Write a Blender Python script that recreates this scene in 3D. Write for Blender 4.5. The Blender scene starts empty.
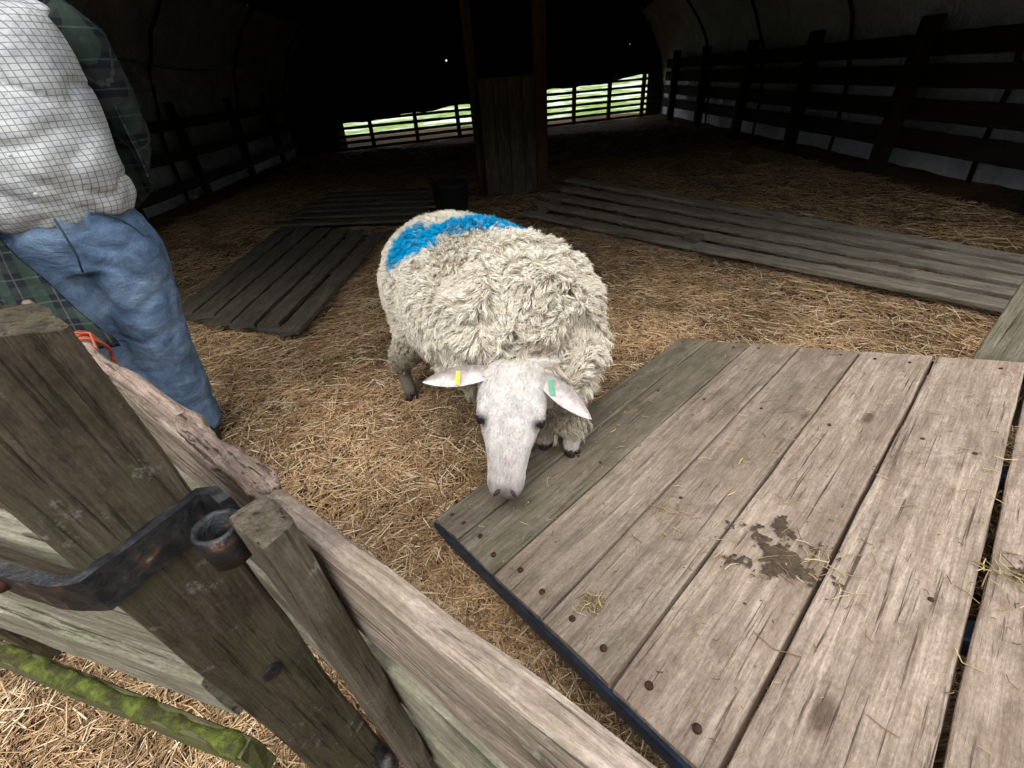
import bpy, bmesh, math, random
import numpy as np
from mathutils import Vector as V, Matrix, noise
from mathutils.kdtree import KDTree
random.seed(4); rng=np.random.default_rng(7)
scene=bpy.context.scene
scene.view_settings.view_transform='Standard'
scene.view_settings.look='None'
scene.view_settings.exposure=0.12

# ------------------------------------------------------------ helpers
def link(o): scene.collection.objects.link(o); return o
def mesh_obj(name,verts,faces,mat=None,smooth=True):
    me=bpy.data.meshes.new(name); me.from_pydata([tuple(v) for v in verts],[],faces); me.update()
    if mat: me.materials.append(mat)
    if smooth: me.polygons.foreach_set('use_smooth',[True]*len(me.polygons))
    return link(bpy.data.objects.new(name,me))
def group(name,children,loc=(0,0,0)):
    e=bpy.data.objects.new(name,None); e.location=loc; e.empty_display_size=.1; link(e)
    inv=Matrix.Translation(V(loc)).inverted()
    for c in children:
        if c.parent is None:
            c.parent=e; c.matrix_parent_inverse=inv
    return e
def loft_data(rings,n=20,p=2.0,cap=True):
    vs=[];fs=[]
    for (c,a,b) in rings:
        c=V(c);a=V(a);b=V(b)
        for i in range(n):
            th=2*math.pi*i/n; ct,st=math.cos(th),math.sin(th)
            x=math.copysign(abs(ct)**(2/p),ct); y=math.copysign(abs(st)**(2/p),st)
            vs.append(c+a*x+b*y)
    m=len(rings)
    for j in range(m-1):
        for i in range(n):
            fs.append((j*n+i,j*n+(i+1)%n,(j+1)*n+(i+1)%n,(j+1)*n+i))
    if cap:
        vs.append(V(rings[0][0])); k=len(vs)-1
        for i in range(n): fs.append((k,(i+1)%n,i))
        vs.append(V(rings[-1][0])); k=len(vs)-1; o=(m-1)*n
        for i in range(n): fs.append((k,o+i,o+(i+1)%n))
    return vs,fs
def tube_rings(pts,rad,flat=1.0,ref=V((0,0,1))):
    out=[];pts=[V(p) for p in pts]
    for i,p in enumerate(pts):
        t=(pts[min(i+1,len(pts)-1)]-pts[max(i-1,0)]).normalized()
        r=ref if abs(t.dot(ref))<.95 else V((1,0,0))
        a=t.cross(r).normalized(); b=a.cross(t).normalized()
        out.append((p,a*rad[i],b*rad[i]*flat))
    return out
def ellipsoid_data(c,ax,n=24,m=14):
    c=V(c); ax=[V(a) for a in ax]; rings=[]
    for j in range(1,m):
        ph=math.pi*j/m
        rings.append((c-ax[0]*math.cos(ph),ax[1]*math.sin(ph),ax[2]*math.sin(ph)))
    vs,fs=loft_data(rings,n,2.0,True)
    vs[-2]=c-ax[0]; vs[-1]=c+ax[0]
    return vs,fs
def join_data(parts):
    vs=[];fs=[]
    for v,f in parts:
        o=len(vs); vs+=v; fs+=[tuple(i+o for i in q) for q in f]
    return vs,fs
def remeshed(name,parts,voxel,smooth_it=6,mat=None):
    vs,fs=join_data(parts)
    tmp=mesh_obj(name+'_tmp',vs,fs)
    bm=bmesh.new(); bm.from_mesh(tmp.data)
    bmesh.ops.recalc_face_normals(bm,faces=bm.faces); bm.to_mesh(tmp.data); bm.free()
    m=tmp.modifiers.new('r','REMESH'); m.mode='VOXEL'; m.voxel_size=voxel
    s=tmp.modifiers.new('s','SMOOTH'); s.iterations=smooth_it; s.factor=.5
    dg=bpy.context.evaluated_depsgraph_get()
    me=bpy.data.meshes.new_from_object(tmp.evaluated_get(dg))
    bpy.data.objects.remove(tmp)
    me.name=name; me.materials.clear()
    if mat: me.materials.append(mat)
    me.polygons.foreach_set('use_smooth',[True]*len(me.polygons))
    return link(bpy.data.objects.new(name,me))
def displace(ob,fn):
    me=ob.data
    n=[v.normal.copy() for v in me.vertices]
    for i,v in enumerate(me.vertices):
        v.co=v.co+n[i]*fn(v.co,n[i])
    me.update()
def set_cols(me,cols,name='Col'):
    a=me.color_attributes.new(name,'FLOAT_COLOR','POINT')
    c=np.ones((len(me.vertices),4),dtype=np.float32); c[:,:3]=cols
    a.data.foreach_set('color',c.ravel())
def strands(name,P,R,C,mat,sides=3):
    n,k,_=P.shape
    T=P[:,-1]-P[:,0]; T/=np.linalg.norm(T,axis=1,keepdims=True)+1e-9
    r=rng.normal(size=(n,3)); A=np.cross(T,r); A/=np.linalg.norm(A,axis=1,keepdims=True)+1e-9
    B=np.cross(T,A)
    vs=np.zeros((n,k,sides,3),dtype=np.float32)
    for s in range(sides):
        th=2*math.pi*s/sides
        D=A*math.cos(th)+B*math.sin(th)
        vs[:,:,s,:]=P+D[:,None,:]*R[:,:,None]
    base=(np.arange(n)*k*sides)[:,None,None]
    fl=[]
    for j in range(k-1):
        for s in range(sides):
            s2=(s+1)%sides
            fl.append([j*sides+s,j*sides+s2,(j+1)*sides+s2,(j+1)*sides+s])
    fl=np.array(fl)[None,:,:]
    F=(base+fl).reshape(-1,4)
    me=bpy.data.meshes.new(name)
    me.vertices.add(n*k*sides); me.vertices.foreach_set('co',vs.reshape(-1))
    me.loops.add(F.size); me.loops.foreach_set('vertex_index',F.reshape(-1).astype(np.int32))
    me.polygons.add(len(F)); me.polygons.foreach_set('loop_start',(np.arange(len(F))*4).astype(np.int32))
    me.polygons.foreach_set('loop_total',np.full(len(F),4,dtype=np.int32))
    me.update(calc_edges=True)
    if C.ndim==2: C=np.repeat(C[:,None,:],k,axis=1)
    set_cols(me,np.repeat(C[:,:,None,:],sides,axis=2).reshape(-1,3))
    me.materials.append(mat)
    me.polygons.foreach_set('use_smooth',[True]*len(me.polygons))
    return link(bpy.data.objects.new(name,me))

# ------------------------------------------------------------ materials
class M:
    def __init__(s,name,rough=.8,spec=.3,metal=0):
        s.m=bpy.data.materials.new(name); s.m.use_nodes=True
        s.n=s.m.node_tree.nodes; s.l=s.m.node_tree.links
        s.b=s.n['Principled BSDF']; s.b.inputs['Roughness'].default_value=rough
        s.b.inputs['Specular IOR Level'].default_value=spec; s.b.inputs['Metallic'].default_value=metal
    def new(s,t,**k):
        x=s.n.new(t)
        for a,v in k.items(): setattr(x,a,v)
        return x
    def coord(s,kind='Object',scale=(1,1,1),rnd=False,rot=(0,0,0)):
        tc=s.new('ShaderNodeTexCoord'); mp=s.new('ShaderNodeMapping')
        mp.inputs['Scale'].default_value=scale; mp.inputs['Rotation'].default_value=rot
        s.l.new(tc.outputs[kind],mp.inputs['Vector'])
        if rnd:
            oi=s.new('ShaderNodeObjectInfo'); mu=s.new('ShaderNodeMath',operation='MULTIPLY'); mu.inputs[1].default_value=37
            s.l.new(oi.outputs['Random'],mu.inputs[0])
            cb=s.new('ShaderNodeCombineXYZ')
            for i in range(3): s.l.new(mu.outputs[0],cb.inputs[i])
            s.l.new(cb.outputs[0],mp.inputs['Location'])
        return mp.outputs['Vector']
    def noise(s,vec,scale=1,detail=6,rough=.6,dist=0):
        x=s.new('ShaderNodeTexNoise'); x.inputs['Scale'].default_value=scale
        x.inputs['Detail'].default_value=detail; x.inputs['Roughness'].default_value=rough; x.inputs['Distortion'].default_value=dist
        s.l.new(vec,x.inputs['Vector']); return x.outputs['Fac']
    def ramp(s,fac,stops):
        x=s.new('ShaderNodeValToRGB'); e=x.color_ramp.elements
        while len(e)<len(stops): e.new(.5)
        for i,(p,c) in enumerate(stops):
            e[i].position=p; e[i].color=(c[0],c[1],c[2],1) if hasattr(c,'__len__') else (c,c,c,1)
        s.l.new(fac,x.inputs[0]); return x.outputs[0]
    def mix(s,fac,a,b,mode='MIX'):
        x=s.new('ShaderNodeMixRGB',blend_type=mode)
        for i,v in ((0,fac),(1,a),(2,b)):
            if hasattr(v,'is_output'): s.l.new(v,x.inputs[i])
            elif i==0: x.inputs[0].default_value=v
            else: x.inputs[i].default_value=(*v,1)
        return x.outputs[0]
    def math(s,op,a,b=0,c=None):
        x=s.new('ShaderNodeMath',operation=op)
        for i,v in enumerate((a,b) if c is None else (a,b,c)):
            if hasattr(v,'is_output'): s.l.new(v,x.inputs[i])
            else: x.inputs[i].default_value=v
        return x.outputs[0]
    def bump(s,h,strength=.3,dist=.01):
        x=s.new('ShaderNodeBump'); x.inputs['Strength'].default_value=strength; x.inputs['Distance'].default_value=dist
        s.l.new(h,x.inputs['Height']); s.l.new(x.outputs[0],s.b.inputs['Normal'])
    def col(s,c):
        if hasattr(c,'is_output'): s.l.new(c,s.b.inputs['Base Color'])
        else: s.b.inputs['Base Color'].default_value=(*c,1)
        return s.m
def simple(name,c,rough=.7,metal=0,var=.25,sc=20,bump=.2):
    m=M(name,rough,.3,metal); v=m.coord(); f=m.noise(v,sc)
    c2=tuple(x*(1-var) for x in c)
    m.bump(f,bump,.005)
    return m.col(m.ramp(f,[(.35,c2),(.65,c)]))
def wood(name,c1,c2,dark=(.03,.022,.016),stain=.5,moss=None,mossamt=.5,bump=.6,knot=True,lichen=0,k=1.0,crack=.39,dirt=0):
    m=M(name,.88,.15)
    v=m.coord('Object',(k,k,k),True)
    def sc(s):
        mp=m.new('ShaderNodeMapping'); mp.inputs['Scale'].default_value=s; m.l.new(v,mp.inputs['Vector']); return mp.outputs[0]
    g=m.noise(sc((9,150,150)),1,9,.7,.5)
    gw=m.noise(sc((3,34,34)),1,5,.6,1.0)
    g2=m.noise(sc((2.2,13,13)),1,5,.65,.8)
    fine=m.noise(sc((110,260,260)),1,4,.7)
    base=m.mix(m.ramp(g,[(.32,0),(.68,1)]),c1,c2)
    base=m.mix(m.math('MULTIPLY',m.ramp(gw,[(.45,0),(.62,1)]),.5),base,tuple(x*.6 for x in c1))
    base=m.mix(m.math('MULTIPLY',m.ramp(g2,[(.42,0),(.62,1)]),.45),base,tuple(x*.6 for x in c1))
    base=m.mix(.55,base,m.ramp(fine,[(.3,.5),(.7,1.35)]),'MULTIPLY')
    cr=m.ramp(m.noise(sc((4,110,110)),1,4,.6,.3),[(crack-.09,1),(crack,0)])
    base=m.mix(m.math('MULTIPLY',cr,.8),base,dark)
    st=m.ramp(m.noise(sc((9,11,11)),1,9,.75,.4),[(.5,0),(.66,1)])
    base=m.mix(m.math('MULTIPLY',st,stain),base,tuple(x*.42 for x in c1))
    if dirt:
        d1_=m.ramp(m.noise(sc((30,36,36)),1,9,.8,.3),[(.53,0),(.62,1)])
        base=m.mix(m.math('MULTIPLY',d1_,dirt),base,(.13,.085,.05))
        d2_=m.ramp(m.noise(sc((3.2,5,5)),1,6,.7),[(.45,0),(.7,1)])
        base=m.mix(m.math('MULTIPLY',d2_,dirt),base,(.19,.125,.08))
    if knot:
        vo=m.new('ShaderNodeTexVoronoi'); vo.inputs['Scale'].default_value=1; m.l.new(sc((2.6,7,7)),vo.inputs['Vector'])
        kn=m.ramp(vo.outputs['Distance'],[(.06,1),(.13,0)])
        base=m.mix(m.math('MULTIPLY',kn,.7),base,(.06,.035,.022))
    if moss:
        mo=m.ramp(m.noise(sc((7,11,11)),1,9,.78),[(.44,0),(.60,1)])
        base=m.mix(m.math('MULTIPLY',mo,mossamt),base,moss)
    if lichen:
        lo=m.ramp(m.noise(sc((16,16,16)),1,7,.75),[(.60,0),(.66,1)])
        base=m.mix(m.math('MULTIPLY',lo,lichen),base,(.50,.49,.43))
    h=m.math('ADD',m.math('ADD',m.math('MULTIPLY',g,1),m.math('MULTIPLY',gw,.8)),m.math('ADD',m.math('MULTIPLY',cr,-.9),m.math('MULTIPLY',fine,.4)))
    m.bump(h,bump,.004)
    return m.col(base)

W_ramp=wood('ramp_wood',(.37,.265,.20),(.68,.55,.44),stain=.45,crack=.40,dirt=.32)
W_rampb=wood('ramp_wood_brown',(.29,.215,.16),(.55,.45,.36),stain=.5,moss=(.16,.14,.09),mossamt=.2,dirt=.35)
W_ramp2=wood('ramp_wood_mossy',(.17,.14,.10),(.35,.295,.225),stain=.6,moss=(.11,.105,.055),mossamt=.35,dirt=.3)
W_grey=wood('weathered_grey',(.26,.23,.17),(.51,.455,.36),stain=.5,moss=(.13,.145,.06),mossamt=.45,bump=.9,k=1.3)
W_rail=wood('weathered_rail',(.24,.17,.13),(.66,.54,.44),stain=.75,bump=1.0,moss=(.16,.14,.07),mossamt=.4,lichen=.6,k=1.1,crack=.43)
W_pole=wood('pole_wood',(.26,.17,.13),(.62,.48,.39),stain=.8,bump=1.0,lichen=.5,k=2.0,crack=.44)
W_post=wood('post_wood',(.062,.048,.032),(.165,.13,.095),stain=.6,moss=(.12,.115,.055),mossamt=.5,lichen=.30,bump=.9,k=1.35,crack=.42)
W_upr=wood('upright_wood',(.10,.078,.053),(.28,.225,.17),stain=.5,bump=1.0,moss=(.15,.14,.09),mossamt=.3,lichen=.4,k=1.35)
W_moss=wood('mossy_wood',(.11,.095,.055),(.23,.20,.13),stain=.3,moss=(.12,.14,.03),mossamt=.85,k=1.3)
W_dark=wood('hurdle_wood',(.07,.06,.046),(.17,.145,.11),stain=.5)
W_dark2=wood('hurdle_wood_lighter',(.15,.128,.10),(.33,.285,.225),stain=.5)
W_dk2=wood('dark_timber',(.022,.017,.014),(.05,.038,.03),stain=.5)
W_brown=wood('brown_timber',(.08,.042,.028),(.14,.08,.052),stain=.4)

iron=M('black_iron',.42,.5,.5); iv=iron.coord(); f=iron.noise(iv,50,8); iron.bump(iron.math('ADD',f,iron.noise(iv,13,4)),.8,.006)
iron.col(iron.ramp(f,[(.40,(.02,.021,.024)),(.58,(.05,.05,.052)),(.66,(.14,.07,.045)),(.74,(.30,.28,.26))])); iron=iron.m
bluesteel=simple('blue_steel',(.04,.06,.10),.5,.4,.5,25)
rust=simple('rusty_steel',(.10,.045,.03),.8,.3,.5,80)
orange=simple('orange_twine',(.50,.10,.05),.7)

att=lambda m,name='Col':(lambda a:a.outputs['Color'])(m.new('ShaderNodeAttribute',attribute_name=name))
S=M('straw_stalks',.6,.35); S.col(att(S)); straw_m=S.m
WL=M('wool_locks',.95,.1); WL.col(att(WL)); wool_m=WL.m

# ------------------------------------------------------------ planks
def plank(name,p0,p1,w,t,up,mat,shear=0,rough=.0025,rnd=.16):
    p0=V(p0);p1=V(p1);X=p1-p0;L=X.length;X.normalize()
    Z=V(up);Z=(Z-X*Z.dot(X)).normalized();Y=Z.cross(X)
    r=min(w,t)*rnd;n=max(6,int(L/.03)); sd=random.uniform(0,100)
    sect=[]
    hw,ht=w/2,t/2
    for (sx,sy) in ((1,1),(-1,1),(-1,-1),(1,-1)):
        cx,cy=sx*(hw-r),sy*(ht-r)
        pts=[(cx+sx*r,cy),(cx+sx*r*.7,cy+sy*r*.7),(cx,cy+sy*r)]
        if sx*sy<0: pts.reverse()
        sect+=pts
    full=[]
    for i in range(12):
        a=sect[i];b=sect[(i+1)%12];full.append(a)
        d=math.hypot(a[0]-b[0],a[1]-b[1])
        if d>.03:
            k=3
            for j in range(1,k): full.append((a[0]+(b[0]-a[0])*j/k,a[1]+(b[1]-a[1])*j/k))
    m=len(full);vs=[]
    for i in range(n+1):
        x=L*i/n
        for (y,z) in full:
            nz=noise.noise_vector(V((x*9+sd,y*30,z*30)))
            nb=noise.noise(V((x*2.2+sd,sd,0)))
            xe=0
            if i in(0,n): xe=noise.noise(V((y*60,sd,i)))*rough*3
            vs.append((x+y*shear+xe,y+nz.y*rough+nb*rough*1.5*(1 if y>0 else -1),z+nz.z*rough*.6))
    fs=[]
    for i in range(n):
        for j in range(m):
            fs.append((i*m+j,i*m+(j+1)%m,(i+1)*m+(j+1)%m,(i+1)*m+j))
    fs.append(tuple(range(m))[::-1]); fs.append(tuple(n*m+j for j in range(m)))
    ob=mesh_obj(name,vs,fs,mat,False)
    bm=bmesh.new();bm.from_mesh(ob.data);bmesh.ops.recalc_face_normals(bm,faces=bm.faces);bm.to_mesh(ob.data);bm.free()
    R=Matrix((X,Y,Z)).transposed().to_4x4()
    ob.matrix_world=Matrix.Translation(p0)@R
    return ob
def tube(name,pts,rad,mat,n=12,flat=1.0,rough=0,fr=40):
    vs,fs=loft_data(tube_rings(pts,rad,flat),n)
    if rough: vs=[v+noise.noise_vector(v*fr)*rough for v in vs]
    return mesh_obj(name,vs,fs,mat)
def pole(name,p0,p1,radf,mat,k=50,bend=.006,rough=.0015,n=16):
    # round wood built along its own local X axis so that the grain follows it
    p0=V(p0);p1=V(p1);X=(p1-p0);L=X.length;X.normalize();Z=V((0,0,1));Z=(Z-X*Z.dot(X)).normalized();Y=Z.cross(X)
    rings=[]
    for i in range(k):
        t=i/(k-1);o=noise.noise_vector(V((t*L*8,1,2)))*bend;r=radf(t)
        rings.append((V((t*L,o.y,o.z)),V((0,r,0)),V((0,0,r*.9))))
    vs,fs=loft_data(rings,n)
    vs=[v+noise.noise_vector(V((v.x*25,v.y*90,v.z*90)))*rough for v in vs]
    ob=mesh_obj(name,vs,fs,mat);ob.matrix_world=Matrix.Translation(p0)@Matrix((X,Y,Z)).transposed().to_4x4()
    return ob
def interp(p0,p1,k): p0=V(p0);p1=V(p1);return [p0.lerp(p1,i/(k-1)) for i in range(k)]

# ------------------------------------------------------------ world / lights / camera
w=bpy.data.worlds.new('World');scene.world=w;w.use_nodes=True
bg=w.node_tree.nodes['Background'];bg.inputs['Color'].default_value=(.92,.96,1,1);bg.inputs['Strength'].default_value=1.9
sd=bpy.data.lights.new('overcast_sun','SUN');sd.energy=2.0;sd.angle=math.radians(45);sd.color=(1,.98,.95)
so=link(bpy.data.objects.new('overcast_sun',sd));so.rotation_euler=(math.radians(26),math.radians(-10),0)

th=math.radians(35.7);rho=math.radians(4.6)
Fv=V((0,math.cos(th),-math.sin(th)));U0=V((0,math.sin(th),math.cos(th)));X0=V((1,0,0))
Rt=X0*math.cos(rho)-U0*math.sin(rho);Up=U0*math.cos(rho)+X0*math.sin(rho)
cd=bpy.data.cameras.new('camera');cam=link(bpy.data.objects.new('camera',cd))
cd.sensor_width=36;cd.lens=430/1024*36;cd.clip_start=.02
Mx=Matrix((Rt,Up,-Fv)).transposed().to_4x4();cam.matrix_world=Matrix.Translation((0,0,1.2))@Mx
scene.camera=cam

# ------------------------------------------------------------ floor and outside
fm=M('straw_floor',.95,.1)
vv=fm.coord('Object')
def strawlayer(ang,s):
    mp=fm.new('ShaderNodeMapping');mp.inputs['Rotation'].default_value=(0,0,ang);mp.inputs['Scale'].default_value=(s*.12,s,1)
    fm.l.new(vv,mp.inputs['Vector']);return fm.noise(mp.outputs[0],1,3,.6,.6)
l1=strawlayer(.4,170);l2=strawlayer(1.7,200);l3=strawlayer(2.6,150)
mx=fm.math('MAXIMUM',fm.math('MAXIMUM',l1,l2),l3)
c=fm.ramp(mx,[(.45,(.045,.024,.011)),(.58,(.17,.097,.045)),(.72,(.40,.26,.135))])
big=fm.ramp(fm.noise(vv,1.4,5),[(.35,.5),(.65,1.0)])
c=fm.mix(1,c,big,'MULTIPLY');fm.bump(mx,.8,.02);fm.col(c)
def grid_obj(name,fn,nu,nv,mat):
    vs=[fn(i/nu,j/nv) for j in range(nv+1) for i in range(nu+1)]
    fs=[(j*(nu+1)+i,j*(nu+1)+i+1,(j+1)*(nu+1)+i+1,(j+1)*(nu+1)+i) for j in range(nv) for i in range(nu)]
    return mesh_obj(name,vs,fs,mat)
def fz(x,y): return .018*noise.noise(V((x*1.7,y*1.7,3)))+.012*noise.noise(V((x*6,y*6,7)))-.012
floor=grid_obj('floor',lambda u,v:(lambda x,y:V((x,y,fz(x,y))))(-5+10.4*u,-2.5+18*v),200,340,fm.m)
gm=M('grass',.9,.1);gv=gm.coord();gf=gm.noise(gv,.35,8,.7);gf2=gm.noise(gv,2.5,6,.7)
gc=gm.ramp(gf2,[(.35,(.07,.12,.03)),(.55,(.17,.25,.05)),(.75,(.30,.36,.13))])
gc=gm.mix(gm.ramp(gf,[(.48,0),(.56,1)]),gc,(.48,.50,.43));gm.col(gc)  # pale patches put overexposed daylight into the grass colour
grid_obj('ground_grass',lambda u,v:V((-60+120*u,10.5+60*v,-.08+1.1*max(0,v-.35)+.05*noise.noise(V((u*50,v*50,0))))),60,40,gm.m)
em=simple('bare_earth',(.16,.12,.08),.95)
grid_obj('ground_earth',lambda u,v:V((-60+120*u,-40+52*v,-.12)),4,4,em)
hm_=simple('light_screen_green',(.05,.09,.03),.9,0,.6,6,1)
grid_obj('unseen_light_screen',lambda u,v:V((-14+28*u,-7.5+.6*noise.noise(V((u*20,v*6,0)))+.5*math.sin(math.pi*v),-.1+(4.4+.5*noise.noise(V((u*12,0,5))))*v)),120,24,hm_)  # unseen screen behind the camera, added to cut low sky light

def straw_field(name,n,sampler,zf,L=(.05,.17),tilt=.22,rad=(.0010,.0023),lift=.014,dim=1):  # dim paints the barn's shade into the colour of farther stalks
    xy=sampler(n);n=len(xy)
    ang=rng.uniform(0,2*np.pi,n);Ln=rng.uniform(*L,n);til=rng.normal(0,tilt,n)
    z0=np.array([zf(x,y) for x,y in xy])+rng.uniform(.002,lift,n)
    D=np.stack([np.cos(ang)*np.cos(til),np.sin(ang)*np.cos(til),np.sin(til)*.6],1)
    Nn=np.stack([-np.sin(ang),np.cos(ang),np.zeros(n)],1)
    bend=rng.normal(0,.10,n)*Ln
    C0=np.concatenate([xy,z0[:,None]],1)
    P=np.stack([C0-D*Ln[:,None]/2,C0+Nn*bend[:,None]+np.array([0,0,.004]),C0+D*Ln[:,None]/2],1)
    R=np.repeat(rng.uniform(*rad,n)[:,None],3,1)
    k=rng.uniform(0,1,n)[:,None]
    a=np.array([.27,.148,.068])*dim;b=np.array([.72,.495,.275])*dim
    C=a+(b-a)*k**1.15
    patch=np.array([noise.noise(V((x*2.2,y*2.2,9))) for x,y in xy])[:,None]
    C*=1+.55*patch
    dk=rng.uniform(0,1,n)<.14;C[dk]*=.4
    lt=rng.uniform(0,1,n)<.10;C[lt]=np.array([.82,.68,.46])*dim
    return strands(name,P.astype(np.float32),R.astype(np.float32),np.clip(C,0,.9),straw_m)
def samp(x0,x1,y0,y1): return lambda n: np.stack([rng.uniform(x0,x1,n),rng.uniform(y0,y1,n)],1)
def near(n):
    r=rng.uniform(.25,4.2,n);a=rng.uniform(-1.35,1.2,n)
    return np.stack([r*np.sin(a),r*np.cos(a)],1)
s1=straw_field('straw_near',85000,near,fz)
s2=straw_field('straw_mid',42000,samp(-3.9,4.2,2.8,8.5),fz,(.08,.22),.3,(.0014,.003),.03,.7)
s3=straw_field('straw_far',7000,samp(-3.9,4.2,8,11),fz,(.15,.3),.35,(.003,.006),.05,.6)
group('straw_bedding',[s1,s2,s3],(0,3,0))

# ------------------------------------------------------------ tunnel cover
def cloth(name,c1,c2,holes=.0):
    m=M(name,.55,.3);v=m.coord('Object');f=m.noise(v,2.2,6,.65,.8)
    f2=m.noise(v,7,5,.6,1.5);m.bump(m.math('ADD',f,f2),.8,.08)
    m.col(m.ramp(f,[(.35,c1),(.65,c2)]))
    out=m.n['Material Output'];sh=m.b.outputs[0]
    if holes:
        vo=m.new('ShaderNodeTexVoronoi');vo.inputs['Scale'].default_value=1.7;m.l.new(v,vo.inputs['Vector'])
        h=m.ramp(vo.outputs['Distance'],[(holes,1),(holes+.004,0)])
        t=m.new('ShaderNodeBsdfTransparent');mxs=m.new('ShaderNodeMixShader')
        m.l.new(h,mxs.inputs[0]);m.l.new(sh,mxs.inputs[1]);m.l.new(t.outputs[0],mxs.inputs[2]);sh=mxs.outputs[0]
    m.l.new(sh,out.inputs[0]);return m.m
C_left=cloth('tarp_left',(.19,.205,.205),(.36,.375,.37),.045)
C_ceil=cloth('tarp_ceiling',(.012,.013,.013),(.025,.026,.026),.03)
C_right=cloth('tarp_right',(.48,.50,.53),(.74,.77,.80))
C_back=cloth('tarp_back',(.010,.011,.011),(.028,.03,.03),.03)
Y0,Y1=1.0,15.2
def prof(a,y):
    ca,sa=math.cos(a),math.sin(a)
    x=.2+4.75*math.copysign(abs(ca)**.55,ca);z=3.1*abs(sa)**.8
    f=.05*noise.noise(V((a*3,y*.9,1)))+.04*math.sin(a*14+y*2.2+2.5*noise.noise(V((y,a*2,0))))
    return V((x-math.copysign(f,ca),y,z-.1+ (f if abs(ca)<.7 else 0)))
def arc(name,a0,a1,mat,nu,ya=Y0): grid_obj(name,lambda u,v:prof(a0+(a1-a0)*u,ya+(Y1-ya)*v),nu,200,mat)
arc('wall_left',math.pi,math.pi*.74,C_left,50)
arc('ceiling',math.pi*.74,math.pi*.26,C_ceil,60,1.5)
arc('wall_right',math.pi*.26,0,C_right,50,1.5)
def light_flap(u,v):
    x=-4.3+9*u;top=3.05*(1-((x-.2)/5.2)**4)
    z=top+(1.85-top)*v
    return V((x,1.55+.04*math.sin(x*6)*v,max(z,1.85)))
grid_obj('added_light_flap',light_flap,90,8,C_ceil)  # unseen flap above the entrance, added to darken the barn inside
def by(x): return 11.6+(x+3.42)*.325
def back(u,v):
    x=-4.6+9.6*u; zl=.5+.46*max(0,min(1,(x+3.4)/8))+.03*noise.noise(V((x*2,0,0)))
    if x<-3.45 or x>4.45: zl=-.05
    z=zl+(3.4-zl)*v
    return V((x,by(x)+.25+.07*math.sin(x*9+2*noise.noise(V((x,z,0)))),z+.02*math.sin(x*5)))
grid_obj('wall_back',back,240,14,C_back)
hoops=[]
for y in (2.4,4.6,6.8,9.0,11.2):
    pts=[prof(math.pi*i/40,y) for i in range(41)]
    pts=[V((.2+(p.x-.2)*.985,p.y,p.z*.98)) for p in pts]
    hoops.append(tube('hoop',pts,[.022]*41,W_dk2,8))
group('tunnel_hoop_frame',hoops,(0,6,0))
teal=simple('teal_rope',(.04,.14,.15),.7)
rp_=[V((-4.2+.6*t+.9*t*t,4.5+5.0*t,2.1-2.2*t*(1-t)-.1*t)) for t in [i/20 for i in range(21)]]
tube('hanging_rope',rp_,[.010]*21,teal,8)

def fence(name,p0,p1,zs,hgt,wd,mat,posts,pw=.1,pz=1.2):
    ch=[];p0=V(p0);p1=V(p1);d=(p1-p0);n=V((d.y,-d.x,0)).normalized()
    for z in zs:
        j=random.uniform(-.015,.015)
        ch.append(plank('rail',p0+V((0,0,z+j)),p1+V((0,0,z-j*.5)),hgt,wd,n,mat,rough=.004))
    for i in range(posts):
        q=p0+d*((i+.5)/posts)-n*.07
        ch.append(plank('post',q+V((0,0,-.05)),q+V((random.uniform(-.04,.04),0,pz)),pw,pw,n,mat,rough=.004))
    group(name,ch,((p0+p1)/2))
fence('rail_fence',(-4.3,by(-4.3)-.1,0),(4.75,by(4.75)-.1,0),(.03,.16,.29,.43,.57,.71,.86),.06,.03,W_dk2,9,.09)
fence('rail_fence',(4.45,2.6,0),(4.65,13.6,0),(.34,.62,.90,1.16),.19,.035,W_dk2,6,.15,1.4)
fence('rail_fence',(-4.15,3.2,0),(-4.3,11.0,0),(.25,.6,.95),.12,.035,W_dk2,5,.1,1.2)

n=V((.12,-1,0)).normalized();ch=[]
ch.append(plank('post_left',(-.15,5.72,-.05),(-.19,5.72,3.0),.10,.10,n,W_brown))
ch.append(plank('post_right',(.56,5.66,-.05),(.56,5.66,3.0),.14,.12,n,W_brown))
for i in range(4):
    x=-.09+i*.155+.06;ch.append(plank('panel_board',(x,5.62,.02),(x,5.62,1.18),.15,.02,n,W_dark,rough=.001))
ch.append(plank('panel_backing',(.15,5.66,.02),(.15,5.66,1.15),.6,.02,n,W_dk2,rough=.001))
group('centre_post_frame',ch,(.2,5.7,0))
blk=simple('black_rubber',(.012,.013,.015),.6)
vs,fs=loft_data([(V((-.5,5.05,z)),V((r,0,0)),V((0,r,0))) for z,r in ((0,.16),(.02,.17),(.27,.2),(.29,.215),(.3,.21),(.29,.19),(.05,.16),(.04,.01))],28)
mesh_obj('feed_bucket',vs,fs,blk)

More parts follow.
